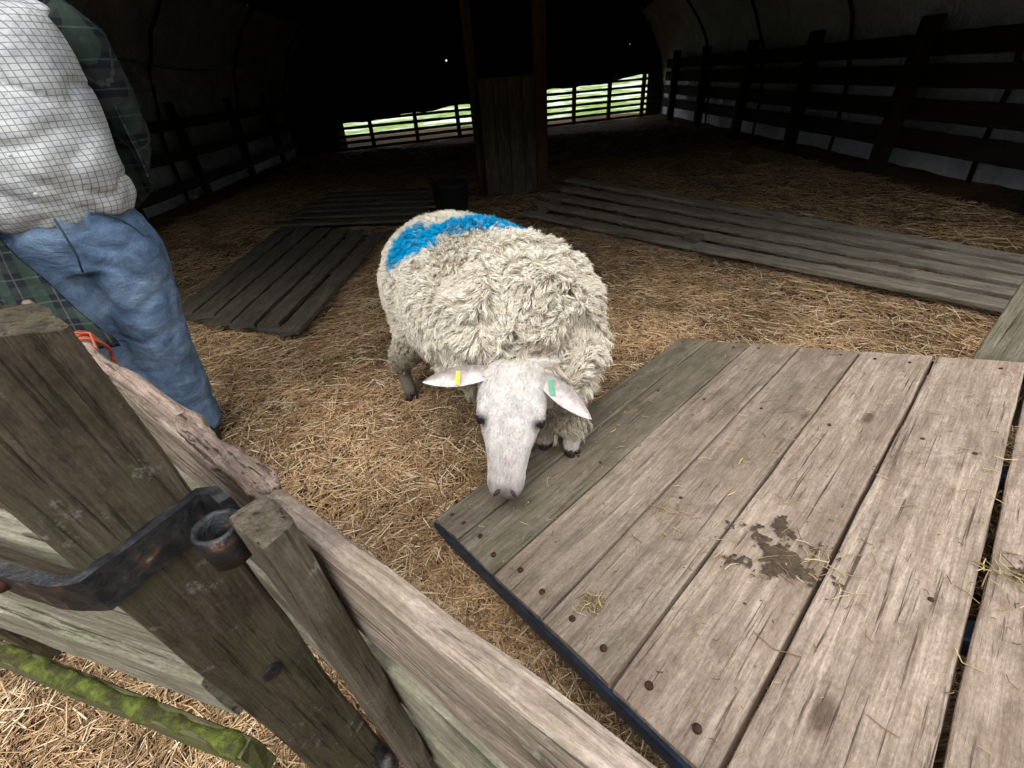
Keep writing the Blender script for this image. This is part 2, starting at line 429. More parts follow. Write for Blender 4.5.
# ------------------------------------------------------------ hurdles on the floor
def hurdle(name,nl,nr,fl,fr,nsl,w,cross,mat,th=.025,z0=0):
    nl,nr,fl,fr=map(V,(nl,nr,fl,fr));ch=[]
    for i in range(nsl):
        f=i/(nsl-1);a=nl.lerp(fl,f);b=nr.lerp(fr,f);j=random.uniform(-.06,.06)
        up=(b-a).cross(fl-nl); up=up if up.z>0 else -up
        d=(b-a).normalized()
        ch.append(plank('slat',a+V((0,0,.065+z0))+d*j,b+V((0,0,.065+z0))+d*j*.5,w*random.uniform(.85,1.1),th,up,mat,rough=.005))
    for t in cross:
        a=nl.lerp(nr,t);b=fl.lerp(fr,t)
        ch.append(plank('cross_bar',a+V((0,0,.035)),b+V((0,0,.035)),.09,.03,(0,0,1),mat,rough=.004))
    return ch,(nl+fr)/2
ch,c_=hurdle('h',(-2.12,2.63,0),(-2.17,4.7,0),(-1.27,2.27,0),(-1.14,4.2,0),6,.145,(.04,.5,.95),W_dark);group('wooden_hurdle',ch,c_)
ch,c_=hurdle('h',(-2.3,4.75,.02),(-.75,4.5,.02),(-2.2,6.1,.02),(-.6,5.8,.02),6,.15,(.05,.95),W_dark);group('wooden_hurdle',ch,c_)
ch,c_=hurdle('h',(.26,4.50,0),(2.72,1.75,.0),(.86,5.25,.12),(3.5,2.0,.0),5,.105,(.03,.97),W_dark2,.03)
a_=V((1.42,3.2,.1));ch.append(plank('gate_hinge_block',a_,a_+V((.09,.07,0)),.10,.05,(0,0,1),W_dark))
ch.append(plank('cross_bar',a_+V((-.02,-.02,-.065)),V((2.12,3.72,.04)),.07,.03,(0,0,1),W_dark))
group('wooden_gate',ch,c_)

# ------------------------------------------------------------ ramp
A=V((-.284,.889,.053));B=V((.871,1.876,.053));d1=(B-A).normalized();d2=V((.556,-.769,.314)).normalized()
nr=d1.cross(d2);nr=nr if nr.z>0 else -nr;nr.normalize();LB=(B-A).length
yv=nr.cross(d1)
shear=(d1.dot(d2))/(yv.dot(d2))
bounds=[0,.151,.352,.551,.751,.951,1.156,1.357,1.558,1.76,1.96,2.16]
ch=[]
cw=abs(yv.dot(d2))
for i in range(len(bounds)-1):
    s=(bounds[i]+bounds[i+1])/2;wd=(bounds[i+1]-bounds[i])*cw-(.008 if i!=5 else .012)
    c0=A+d2*s-nr*(.02+random.uniform(0,.004))
    mat=W_ramp2 if i<2 else (W_rampb if i in(2,3) else W_ramp)
    ch.append(plank('board',c0,c0+d1*(LB+random.uniform(-.006,.01)),wd,.04,nr,mat,shear=shear,rough=.0022,rnd=.1))
def rp(p,s,h=0): return A+d1*p+d2*s+nr*h
def bar(name,a,b,w,t,up,mat): return plank(name,a,b,w,t,up,mat,rough=.0005)
ch.append(bar('steel_edge',rp(-.004,-.01,-.045),rp(-.004,2.15,-.045),.05,.01,-d1,bluesteel))
ch.append(bar('steel_edge_far',rp(LB+.004,0,-.045),rp(LB+.004,2.15,-.045),.05,.01,-d1,bluesteel))
ch.append(bar('steel_cross',rp(.02,-.006,-.03),rp(LB,-.006,-.03),.04,.008,-d2,bluesteel))
for p in(.5,1.0): ch.append(bar('bearer',rp(p,.03,-.06),rp(p,2.1,-.06),.05,.04,nr,bluesteel))
for i in range(len(bounds)-1):
    for p in (.045,.5,1.0,LB-.05):
        for q in (.28,.75):
            if p>.1 and random.random()<.45: continue
            s=bounds[i]+(bounds[i+1]-bounds[i])*q
            c0=rp(p+random.uniform(-.012,.012),s,.0)
            r=.0075 if p<.1 else .0045
            vs,fs=loft_data([(c0-nr*.004,d1*r,yv*r),(c0+nr*.001,d1*r,yv*r),(c0+nr*.002,d1*r*.6,yv*r*.6)],12)
            ch.append(mesh_obj('screw',vs,fs,rust))
group('loading_ramp',ch,rp(.7,1,-.1))
dm=simple('dried_mud',(.12,.083,.055),.95,0,.5,70,.6)
def mud(name,pc,sc_,rad,thr,seed):
    N=90;vs=[];idx={};fs=[]
    def hgt(p,s):
        d=math.hypot((p-pc)/rad[0],(s-sc_)/rad[1])
        return (1-d)*.75+.75*noise.noise(V((p*22,s*22,seed)))+.5*noise.noise(V((p*70,s*70,seed)))+.4*noise.noise(V((p*170,s*170,seed)))-thr
    H_=[[hgt(pc+rad[0]*1.6*(2*i/N-1),sc_+rad[1]*1.6*(2*j/N-1)) for i in range(N+1)] for j in range(N+1)]
    def vid(i,j):
        if (i,j) not in idx:
            h=max(0,min(.35,H_[j][i]))
            idx[(i,j)]=len(vs);vs.append(rp(pc+rad[0]*1.6*(2*i/N-1),sc_+rad[1]*1.6*(2*j/N-1),.0012+h*.009))
        return idx[(i,j)]
    for j in range(N):
        for i in range(N):
            if min(H_[j][i],H_[j+1][i],H_[j][i+1],H_[j+1][i+1])>0: fs.append((vid(i,j),vid(i+1,j),vid(i+1,j+1),vid(i,j+1)))
    return mesh_obj(name,vs,fs,dm)
mc=[mud('mud_patch',.45,.87,(.10,.09),.18,1),mud('mud_patch',.66,1.22,(.07,.04),.30,5)]
group('dried_mud',mc,rp(.43,.89))
def ramp_straw():
    P=[];R=[];C=[]
    cl=[(.62,1.2,.05,34),(.10,.62,.022,44),(.45,.6,.04,9),(.40,.72,.12,20),(.8,.75,.12,18),(.75,.2,.15,20),(1.2,.6,.3,30),(.3,.3,.2,22),(.6,1.0,.45,90),(1.0,1.3,.4,34),(.45,.92,.06,34),(.7,.8,1.2,450)]
    for p,s,r,n_ in cl:
        for _ in range(n_):
            pp=min(max(random.gauss(p,r*.6),.03),LB-.03);ss=max(.03,random.gauss(s,r*.6))
            if r>1: pp=random.uniform(.03,LB-.03);ss=random.uniform(.03,1.9)
            a=random.uniform(0,6.28);L=random.uniform(.008,.04) if r>.1 else random.uniform(.015,.045)
            if r>1: L=random.uniform(.003,.014)
            elif random.random()<.08:L*=2
            e=d1*math.cos(a)+yv*math.sin(a);q=rp(pp,ss,.003+random.uniform(0,.003));sd_=e.cross(nr)*random.gauss(0,.15)*L
            P.append([q-e*L/2,q+sd_+nr*.001,q+e*L/2]);R.append([random.uniform(.0006,.0013)]*3);C.append(random.choice([(.5,.38,.2),(.38,.27,.12),(.68,.56,.3),(.2,.13,.06),(.3,.2,.1)]) if r<1 else random.choice([(.10,.065,.035),(.2,.13,.07),(.45,.34,.18)]))
    return strands('loose_straw',np.array([[tuple(x) for x in q] for q in P],dtype=np.float32),np.array(R,dtype=np.float32),np.array(C),straw_m)
ramp_straw()
ch=[];dh=V((.586,-.81,0)).normalized()
for i in range(6):
    q=V((1.475,1.10,0))+dh*(.075+.15*i)
    ch.append(plank('board',q+V((0,0,.2)),q+V((0,0,1.35)),.148,.03,V((-.81,-.586,0)),W_grey))
group('trailer_side_panel',ch,(1.6,.8,.4))

# ------------------------------------------------------------ foreground gate, post
rd=V((-.79,.61,0)).normalized();rn=V((.61,.79,0)).normalized()
pr=V((.0685,.073,0))-rn*.012
ch=[]
def rail(z,h,t=.03,mat=W_rail,a=-.45,b=1.32,off=0,nm='rail'):
    return plank(nm,pr+rd*a+V((0,0,z-h/2))+rn*off,pr+rd*b+V((0,0,z-h/2))+rn*off,h,t,-rn,mat,rough=.006)
ch.append(rail(.85,.17,.026));ch.append(rail(.60,.13,.03,W_grey));ch.append(rail(.36,.12,.03,W_grey));ch.append(rail(.12,.1,.03,W_grey))
uc=rd*.315+rn*.053
ch.append(plank('upright',V((uc.x,uc.y,0)),V((uc.x,uc.y,.915)),.06,.034,-rn,W_upr,rough=.004,rnd=.25))
ch.append(pole('thin_pole',(-1.0,.878,.872),(-.40,.425,.862),lambda t:.0095+.0025*t+.0012*noise.noise(V((t*12,0,0))),W_pole,60,.010,.0012))
ch.append(pole('broken_pole_end',(-.42,.44,.864),(-.268,.318,.852),lambda t:.0135+.004*noise.noise(V((t*9,3,0)))-(.006 if t>.93 else 0)+.003*t,W_pole,34,.008,.0055))
tw=[]
for k in range(4):
    c0=V((-.745+.010*k,.688-.008*k,.848))
    tw+= [c0+rn*math.cos(a)*.025+V((0,0,1))*math.sin(a)*.040+rd*(.011*math.sin(a*2+k)) for a in [i*2*math.pi/20 for i in range(20)]]
ch.append(tube('orange_twine',tw,[.002]*len(tw),orange,6))
te=tw[5];ch.append(tube('twine_end',[te,te+V((.045,-.018,.006)),te+V((.065,-.05,-.03)),te+V((.085,-.065,-.05))],[.0018]*4,orange,6))
group('timber_gate',ch,(-.4,.45,0))

Rc=V((-.308,.286,0));Lc=V((-.364,.21,0));cc=(Rc+Lc)/2+rd*.047
ch=[plank('gate_post',cc+V((0,0,-.05)),cc+V((0,0,1.081)),.094,.094,-rd,W_post,rough=.0035,rnd=.07)]
def strap(name,pts,h,t):
    P_=[]
    for i in range(len(pts)-1):
        a=V(pts[i]);b=V(pts[i+1]);k=max(1,int((b-a).length/.008))
        P_+=[a.lerp(b,j/k) for j in range(k)]
    P_.append(V(pts[-1]));vs=[];fs=[]
    for i,p in enumerate(P_):
        a=P_[max(i-1,0)];b=P_[min(i+1,len(P_)-1)];d=(b-a).normalized();n_=V((d.y,-d.x,0)).normalized()
        hh=h*(1+.14*noise.noise(V((i*.3,0,0))))
        for sx,sz in((-1,-.9),(1,-.9),(1.25,-.6),(1.25,.6),(1,.9),(-1,.9)): vs.append(p+n_*sx*t/2+V((0,0,sz*hh/2))+noise.noise_vector(p*60+V((sx,sz,0)))*.0013)
    for i in range(len(P_)-1):
        for j in range(6): fs.append((i*6+j,i*6+(j+1)%6,(i+1)*6+(j+1)%6,(i+1)*6+j))
    k=(len(P_)-1)*6;fs.append(tuple(range(6))[::-1]);fs.append(tuple(k+j for j in range(6)))
    return mesh_obj(name,vs,fs,iron,False)
o_=-rd*.005
sp=[(-.2695,.2695,.882),(-.287,.281,.882)]+[tuple(Rc.lerp(Lc,k/4)+o_+V((0,0,.882-.010*k/4))) for k in range(5)]+[(-.385,.2085,.870),(-.42,.218,.8675),(-.56,.264,.8675),(-.70,.308,.8675)]
ch.append(strap('hinge_strap',sp,.046,.010))
tc=V((-.270,.247,0))
vs,fs=loft_data([(tc+V((0,0,z)),V((r,0,0)),V((0,r,0))) for z,r in ((.855,.012),(.855,.0185),(.872,.020),(.893,.0205),(.897,.018),(.894,.0135),(.855,.012))],28,cap=False)
vs=[v+noise.noise_vector(v*70)*.0012 for v in vs]
ch.append(mesh_obj('hinge_socket',vs,fs,iron))
for q in ((-.463,.226,.868),(-.56,.257,.868)):
    vs,fs=ellipsoid_data(q,(V((.010,0,0)),V((0,.009,0)),V((0,0,.010))),14,8);ch.append(mesh_obj('bolt_head',vs,fs,rust))
q=(Rc+Lc)/2-rd*.001+V((0,0,.60));vs,fs=ellipsoid_data(q,(rd*.004,-rn*.012,V((0,0,.014))),16,10);ch.append(mesh_obj('bolt_plate',vs,fs,iron))
q=(Rc*.9+Lc*.1)-rd*.008+V((0,0,.18));ch.append(tube('lower_pin',[q,q+V((.02,-.02,.0)),q+V((.03,-.03,.03))],[.012,.014,.014],iron,12))
group('hinged_gate_post',ch,(cc.x,cc.y,0))
ch=[];L0=V((-.3815,.2415,0));ld=V((-.95,.31,0)).normalized();ln=V((-.31,-.95,0)).normalized()
for z,h,mat,of in ((.843,.085,W_grey,0),(.735,.105,W_grey,.0),(.60,.105,W_grey,.012),(.452,.09,W_moss,.042)):
    ch.append(plank('rail',L0+V((0,0,z))+ln*of,L0+ld*1.5+V((0,0,z))+ln*of,h,.024,ln,mat,rough=.004))
mossm=M('moss',.95,.1);mf=mossm.noise(mossm.coord(),45,8,.8);mossm.col(mossm.ramp(mf,[(.40,(.07,.06,.035)),(.5,(.11,.12,.03)),(.62,(.20,.25,.05))]));mossm.bump(mf,1,.008)
p0_=L0+V((0,0,.494))+ln*.044
ch.append(pole('moss_growth',p0_,p0_+ld*1.5,lambda t:.0115+.003*noise.noise(V((t*30,0,0))),mossm.m,150,.002,.005,14))
q=L0+ld*1.0-ln*.05;ch.append(plank('post',q,q+V((0,0,.95)),.07,.07,ln,W_post))
group('plank_fence',ch,(-.9,.4,0))

# ------------------------------------------------------------ SHEEP
a=V((.515,-.857,0)).normalized();pe=V((.857,.515,0)).normalized();c0=V((-.10,1.58,0));Z=V((0,0,1))
def sp_(al,la,z): return c0+a*al+pe*la+Z*z
parts=[]
parts.append(ellipsoid_data(sp_(-.02,0,.475),(a*.53,pe*.30,Z*.285),36,24))
parts.append(ellipsoid_data(sp_(-.23,-.01,.48),(a*.31,pe*.295,Z*.285),36,24))
parts.append(ellipsoid_data(sp_(0,.0,.485),(a*.33,pe*.31,Z*.295),36,24))
parts.append(ellipsoid_data(sp_(.22,.02,.48),(a*.28,pe*.29,Z*.28),36,24))
parts.append(ellipsoid_data(sp_(.40,.02,.43),(a*.17,pe*.20,Z*.23),30,20))
P0=V((.013,1.05,.515));hd=V((-.155,-.575,-.80)).normalized();hl=V((.987,-.09,-.126));hl=(hl-hd*hl.dot(hd)).normalized();hn=hd.cross(hl).normalized()
if hn.z<0: hn=-hn
HL=.395
neck=[(sp_(.36,0,.52),pe*.20,Z*.2),(sp_(.46,-.0,.52),pe*.17,(Z*.16)),(P0-hn*.13+hd*.05,hl*.12,hd*.12)]
parts.append(loft_data(neck,24))
hr=[]
for t,wd,fr,dp in ((-.04,.058,-.03,.10),(.0,.086,-.012,.13),(.08,.101,.0,.155),(.2,.106,.008,.175),(.30,.107,.010,.185),(.40,.101,.008,.185),(.50,.087,.012,.175),(.60,.072,.016,.155),(.70,.062,.017,.135),(.80,.056,.013,.118),(.90,.055,.006,.105),(.96,.049,-.006,.085),(1.0,.034,-.02,.055)):
    c_=P0+hd*t*HL+hn*(fr-dp/2);hr.append((c_,hl*wd,hn*dp/2))
parts.append(loft_data(hr,28,2.2))
for s in(-1,1):
    parts.append(ellipsoid_data(P0+hd*.35*HL+hl*s*.082-hn*.016,(hd*.030,hl*.019,hn*.022),14,10))
    parts.append(ellipsoid_data(P0+hd*.42*HL+hl*s*.062-hn*.12,(hd*.09,hl*.03,hn*.05),14,10))
    parts.append(ellipsoid_data(P0+hd*.945*HL+hl*s*.026-hn*.016,(hd*.020,hl*.018,hn*.014),12,8))
def leg(pts,rad): return loft_data(tube_rings(pts,rad,1.1,V((1,0,0))),16)
def gz(x,y):
    dx,dy=x-A.x,y-A.y;det=d1.x*d2.y-d1.y*d2.x;p=(dx*d2.y-dy*d2.x)/det;s=(d1.x*dy-d1.y*dx)/det
    return A.z+s*d2.z+p*d1.z if (p>0 and s>0) else 0
hoof=[]
for (hx,hy,top) in ((-.475,1.63,sp_(-.26,-.17,.40)),(-.10,1.93,sp_(-.28,.16,.40))):
    f_=V((hx,hy,0));hock=f_-a*.05+Z*.17;knee=(top+f_)/2+a*.10+Z*.14
    parts.append(leg([top,knee,hock+(knee-hock)*.4,hock,f_+Z*.10-a*.02,f_+Z*.045,f_+Z*.02],[.12,.09,.056,.038,.026,.028,.024]));hoof.append(f_)
for (hx,hy,top) in ((.190,1.085,sp_(.38,.10,.36)),(.105,1.165,sp_(.38,-.08,.36))):
    g=gz(hx,hy);f_=V((hx,hy,g));kn=f_.lerp(top,.45)+a*.012
    parts.append(leg([top,top.lerp(kn,.5),kn,f_+Z*.09,f_+Z*.045,f_+Z*.02],[.10,.065,.042,.026,.026,.024]));hoof.append(f_)
body=remeshed('sheep_body',parts,.0075,6)
def woolmask(p):
    r=p-P0;t=r.dot(hd)/HL;dn=r.dot(hn);lat=abs(r.dot(hl))
    if t>-.06 and dn>-.17 and lat<.14:
        if t>.02 or dn>-.04: return 0.0
        return .5
    h=p.z-gz(p.x,p.y)
    if p.z<.26 and h<(.095 if (p-c0).dot(a)>.2 else .14): return 0.0
    return 1.0
bp=[V((-.36,1.66,.68)),V((-.20,1.56,.75)),V((-.02,1.62,.77)),V((.02,1.68,.76))]
def blue(p):
    if p.z<.5:return 0
    e=9
    for i in range(3):
        pa,pb=bp[i],bp[i+1];d=pb-pa;t=max(0,min(1,(p-pa).dot(d)/d.length_squared));q=pa+d*t
        e=min(e,V((p.x-q.x,p.y-q.y,(p.z-q.z)*.5)).length)
    k=.088+.05*noise.noise(V((p.x*9,p.y*9,2)))+.04*noise.noise(V((p.x*25,p.y*25,2)))
    return max(0,min(1,(k-e)/.035+.25*noise.noise(p*60)))
def disp(p,n_):
    if woolmask(p)<.6:return 0
    al=(p-c0).dot(a)
    fr=max(0,min(1,(al-.06)/.16))
    b1=.007*noise.noise(p*9)+.006*noise.noise(p*26)
    w_=abs(noise.noise(V((al*14+noise.noise(p*6)*2.6,p.dot(pe)*4.0,p.z*4.0))))
    return b1+fr*(.10*(.24-w_))+.010*noise.noise(p*3)
displace(body,disp)
me=body.data;nv=len(me.vertices)
cols=np.zeros((nv,3),dtype=np.float32);wm=np.zeros(nv)
for i,v in enumerate(me.vertices):
    p=v.co;m=woolmask(p);wm[i]=m
    if m>.4:
        k=.55+.45*noise.noise(p*20);c_=V((.52,.42,.28))*(.6+.4*k);b_=blue(p)
        if b_>0:c_=c_.lerp(V((.0,.24,.52)),b_*.95)
    else:
        r=p-P0;t=r.dot(hd)/HL;la=abs(r.dot(hl))
        c_=V((.84,.79,.75))*(.92+.22*noise.noise(p*38)+.10*noise.noise(p*120))
        br=max(0,1-la/.045)*max(0,min(1,(t-.25)*3))*(.5+.9*noise.noise(p*28));c_=c_.lerp(V((.52,.42,.40)),max(0,min(.75,br)))
        cr_=max(0,min(1,(.16-t)*6));c_=c_.lerp(V((.58,.51,.43)),cr_*.5)
        if t>.84: c_=c_.lerp(V((.27,.21,.205)),min(.85,(t-.84)*7))
        for s in(-1,1):
            e=(p-(P0+hd*.42*HL+hl*s*.092-hn*.022)).length
            c_=c_.lerp(V((.17,.135,.125)),max(0,min(.9,1.8-e/.020)))
        if (p-P0).length>.5 : c_=V((.17,.145,.12))
    cols[i]=c_
set_cols(me,cols)
FM=M('sheep_skin',.85,.2);cc_=att(FM);ff=FM.noise(FM.coord(),170,5,.7);FM.bump(ff,.8,.004)
FM.col(FM.mix(.4,cc_,FM.ramp(ff,[(.3,.55),(.65,1.05)]),'MULTIPLY'));me.materials.append(FM.m)
me.calc_loop_triangles()
Tall=np.array([t.vertices[:] for t in me.loop_triangles]);co=np.array([v.co[:] for v in me.vertices]);no=np.array([v.normal[:] for v in me.vertices])
def sampler(T):
    ar=np.linalg.norm(np.cross(co[T[:,1]]-co[T[:,0]],co[T[:,2]]-co[T[:,0]]),axis=1);pr_=ar/ar.sum()
    def f(N):
        idx=rng.choice(len(T),N,p=pr_);r1=rng.uniform(size=N);r2=rng.uniform(size=N);sw=r1+r2>1;r1[sw]=1-r1[sw];r2[sw]=1-r2[sw]
        tt=T[idx];b0=(1-r1-r2)[:,None]
        return co[tt[:,0]]*b0+co[tt[:,1]]*r1[:,None]+co[tt[:,2]]*r2[:,None],no[tt[:,0]],tt[:,0]
    return f
sample=sampler(Tall[(wm[Tall].min(axis=1)>.4)])
NC=16000;NL=125000
cp,cn,_=sample(NC);kd=KDTree(NC)
for i in range(NC): kd.insert(V(cp[i]),i)
kd.balance()
cal=(cp-np.array(c0))@np.array(a);cfr=np.clip((cal-.05)/.22,0,1)
cfl=np.zeros((NC,3))
for i in range(NC):
    p=V(cp[i]);q=noise.noise_vector(p*5)*1.3+noise.noise_vector(p*22)*(1.0-.6*cfr[i])
    cfl[i]=(q.x,q.y,q.z-.75)
cfl-=cn*np.sum(cfl*cn,axis=1,keepdims=True);cfl/=np.linalg.norm(cfl,axis=1,keepdims=True)+1e-6
cL=rng.uniform(.016,.027,NC)*(1+1.0*cfr)
tip=cp+cn*(cL*(.52-.22*cfr))[:,None]+cfl*(cL*rng.uniform(.45,1.0,NC))[:,None]
pos,nn,_=sample(NL)
ci=np.array([kd.find(V(p))[1] for p in pos])
tp=tip[ci]+(pos-cp[ci])*.5+rng.normal(0,.004,(NL,3))
side=np.cross(nn,tp-pos);side/=np.linalg.norm(side,axis=1,keepdims=True)+1e-6
upv=np.cross(side,tp-pos);upv/=np.linalg.norm(upv,axis=1,keepdims=True)+1e-6
P=np.zeros((NL,5,3));phs=rng.uniform(0,6.28,NC)[ci]+rng.normal(0,.4,NL)
for j in range(5):
    s=j/4
    P[:,j]=pos*(1-s)+tp*s-nn*(.003*(1-s))+nn*(.007*math.sin(s*3.14))+side*(.0042*np.sin(s*9+phs)*s)[:,None]+upv*(.0028*np.cos(s*9+phs)*s)[:,None]
R=np.outer(rng.uniform(.0008,.0017,NL),np.array([1.1,1,.9,.75,.3]))
ck=rng.uniform(0,1,NC)[ci][:,None]*.5+rng.uniform(0,1,NL)[:,None]*.5
bc=np.array([.80,.70,.54])*(1-ck)+np.array([1.0,.95,.84])*ck
dirt=np.clip(np.array([noise.noise(V(p)*5+V((5,5,5))) for p in cp])[ci],0,1)[:,None]*1.1
bc=bc*(1-dirt*.35)+np.array([.42,.30,.16])*dirt*.25
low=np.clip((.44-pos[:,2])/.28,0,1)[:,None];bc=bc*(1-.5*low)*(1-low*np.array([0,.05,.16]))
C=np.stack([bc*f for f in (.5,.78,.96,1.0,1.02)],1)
bl=np.array([blue(V(p)) for p in cp])[ci];m_=np.clip(bl*rng.uniform(.8,1.6,NC)[ci],0,1)[:,None,None]
bluec=(np.array([.0,.42,.78])*rng.uniform(.6,1.15,(NL,1)))[:,None,:]
C=C*(1-m_)+bluec*m_*np.array([.6,.8,1,1,1])[None,:,None]
pk=np.clip(1-np.linalg.norm(pos-np.array([.05,1.60,.76]),axis=1)/.08,0,1)*.5*(1-m_[:,0,0]);C=C*(1-pk[:,None,None])+np.array([.80,.52,.60])*pk[:,None,None]
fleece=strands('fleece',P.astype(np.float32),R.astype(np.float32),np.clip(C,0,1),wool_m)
sh=[body,fleece]
fmask=(wm<.1)&(np.linalg.norm(co-np.array(P0),axis=1)<.45)
sf=sampler(Tall[fmask[Tall].all(axis=1)])
NF=16000;fp,fn,fi=sf(NF)
fd=np.array(hd)[None,:]*.8+rng.normal(0,.25,(NF,3))+fn*.1;fd-=fn*np.sum(fd*fn,axis=1,keepdims=True);fd/=np.linalg.norm(fd,axis=1,keepdims=True)
fL=rng.uniform(.006,.011,NF)[:,None]
Pf=np.stack([fp,fp+fd*fL*.5+fn*fL*.25,fp+fd*fL+fn*fL*.22],1)
Rf=np.outer(rng.uniform(.0003,.0006,NF),np.array([1,.8,.2]))
cf=cols[fi]*rng.uniform(.75,1.25,(NF,1))
sh.append(strands('face_hair',Pf.astype(np.float32),Rf.astype(np.float32),np.clip(cf,0,1),wool_m))
earm=M('ear_skin',.8,.2);ef=earm.noise(earm.coord(),60);earm.col(earm.ramp(ef,[(.35,(.48,.40,.38)),(.65,(.74,.69,.66))]))
def ear(name,base,tip,nrm,w):
    base=V(base);tip=V(tip);d=tip-base;L=d.length;d.normalize();nrm=(nrm-d*nrm.dot(d)).normalized();s=d.cross(nrm)
    vs=[];fs=[];nu,nv_=16,10
    for side_ in(0,1):
        for i in range(nu+1):
            u=i/nu
            ww=w*max(.001,(math.sin(math.pi*(.20+.80*u**1.1))))**.8 if u<1 else .001
            for j in range(nv_+1):
                v=(j/nv_-.5)*2
                p=base+d*L*u+s*v*ww/2+nrm*((v*v)*ww*.36-.006*math.sin(u*3)-(side_*.006*(1-v*v)*(1-u*.7)))
                p+= -Z*.012*u*u
                vs.append(p)
    o=(nu+1)*(nv_+1)
    for k_ in range(2):
        for i in range(nu):
            for j in range(nv_):
                q=[k_*o+i*(nv_+1)+j,k_*o+i*(nv_+1)+j+1,k_*o+(i+1)*(nv_+1)+j+1,k_*o+(i+1)*(nv_+1)+j]
                fs.append(tuple(q if k_ else q[::-1]))
    return mesh_obj(name,vs,fs,earm.m)
eb=P0+hd*.07*HL-hn*.045
e1a=eb-hl*.078;e1b=e1a-hl*.195+hd*.036+hn*.02
e2a=eb+hl*.080;e2b=e2a+hl*.160+hd*.108+hn*.02
sh.append(ear('ear_right',e1a,e1b,hn+hd*.1,.060));sh.append(ear('ear_left',e2a,e2b,hn+hd*.1,.062))
yel=simple('yellow_tag',(.72,.78,.05),.5);grn=simple('green_tag',(.16,.46,.30),.5)
sh.append(plank('ear_tag_yellow',e1a.lerp(e1b,.45)+hn*.012-hd*.012,e1a.lerp(e1b,.45)+hn*.014+hd*.028,.013,.003,hn,yel,rough=0))
sh.append(plank('ear_tag_green',e2a.lerp(e2b,.18)+hn*.014-hd*.01,e2a.lerp(e2b,.18)+hn*.014+hd*.035+hl*.012,.015,.003,hn,grn,rough=0))
eyem=simple('eye_dark',(.02,.015,.012),.12);lidm=simple('eyelid',(.35,.29,.27),.7);nosm=simple('nose_dark',(.05,.035,.035),.5)
for s in(-1,1):
    ec=P0+hd*.42*HL+hl*s*.090-hn*.019
    vs,fs=ellipsoid_data(ec,(hd*.018,hl*.013,hn*.013),16,10);sh.append(mesh_obj('eye',vs,fs,eyem))
    vs,fs=ellipsoid_data(ec-hd*.014+hn*.002-hl*s*.001,(hd*.010,hl*s*.015,hn*.016),16,10);sh.append(mesh_obj('eyelid',vs,fs,lidm))
    nc=P0+hd*.955*HL+hl*s*.025+hn*(-.001)
    vs,fs=ellipsoid_data(nc,((hd*.8+hl*s*.6)*.014,(hl*s*.8-hd*.6)*.006,hn*.007),12,8);sh.append(mesh_obj('nostril',vs,fs,nosm))
mp=[P0+hd*HL*.985+hl*x*.042+hn*(-.045-.03*abs(x)) -hd*.03*abs(x) for x in np.linspace(-1,1,9)]
sh.append(tube('mouth_line',mp,[.003]*9,nosm,8))
hm=simple('hoof_horn',(.05,.04,.035),.6)
for f_ in hoof:
    for s in(-1,1):
        c_=f_+pe*s*.013
        vs,fs=loft_data([(c_+a*.006,a*.028,pe*.014),(c_+Z*.02,a*.024,pe*.013),(c_+Z*.042-a*.004,a*.017,pe*.011)],12);sh.append(mesh_obj('hoof',vs,fs,hm))
vs,fs=loft_data(tube_rings([sp_(-.46,0,.58),sp_(-.53,0,.54),sp_(-.55,.0,.42),sp_(-.54,0,.33)],[.05,.05,.045,.03]),14)
sh.append(mesh_obj('tail',vs,fs,FM.m));set_cols(sh[-1].data,np.tile(np.array([.5,.43,.33]),(len(vs),1)))
group('sheep',sh,(c0.x,c0.y,0))

# ------------------------------------------------------------ MAN (local: faces -Y, left = +X)
phi=math.radians(30);MW=Matrix.Translation((-1.375,1.46,0))@Matrix.Rotation(phi,4,'Z')
mp_=[]
def H(x,y,z,rx,ry): return (V((x,y,z)),V((rx,0,0)),V((0,ry,0)))
den=M('denim',.9,.15);dv_=den.coord('Object');n1=den.noise(dv_,5,8,.65,.5);n2=den.noise(dv_,260,2,.5)
mpz=den.new('ShaderNodeMapping');mpz.inputs['Scale'].default_value=(9,9,16);mpz.inputs['Rotation'].default_value=(.3,.5,0);den.l.new(dv_,mpz.inputs['Vector']);n3=den.noise(mpz.outputs[0],1,6,.6,1.6)
dc=den.ramp(n1,[(.3,(.075,.12,.205)),(.5,(.14,.215,.34)),(.70,(.31,.42,.56))]);dc=den.mix(.5,dc,den.ramp(n2,[(.3,.55),(.7,1.2)]),'MULTIPLY')
dc=den.mix(.45,dc,den.ramp(n3,[(.38,.45),(.6,1.15)]),'MULTIPLY');den.bump(den.math('ADD',n1,n3),.5,.02);den.col(dc)
legL=[H(.10,.0,.90,.115,.14),H(.105,0,.80,.12,.14),H(.085,-.005,.65,.115,.125),H(.06,-.015,.48,.102,.108),H(.045,-.005,.34,.097,.103),H(.035,.0,.2,.090,.098),H(.025,.0,.06,.088,.096)]
legR=[H(-.09,.0,.90,.12,.14),H(-.10,0,.80,.125,.14),H(-.115,-.01,.65,.115,.125),H(-.13,-.02,.48,.10,.105),H(-.145,-.01,.34,.095,.10),H(-.16,.01,.2,.088,.095),H(-.17,.01,.06,.086,.094)]
pel=[H(.01,0,.78,.19,.14),H(.01,0,.88,.20,.15),H(.015,0,.96,.19,.15),H(.02,0,1.0,.18,.14)]
jeans=remeshed('jeans',[loft_data(legL,24),loft_data(legR,24),loft_data(pel,28)],.010,5,den.m)
displace(jeans,lambda p,n_:.005*noise.noise(V((p.x*7,p.y*7,p.z*6)))-.008*max(0,.25-abs(noise.noise(V((p.x*6+p.z*7,p.y*8-p.z*3,p.z*7-p.x*4)))))/.25)
mp_.append(jeans)
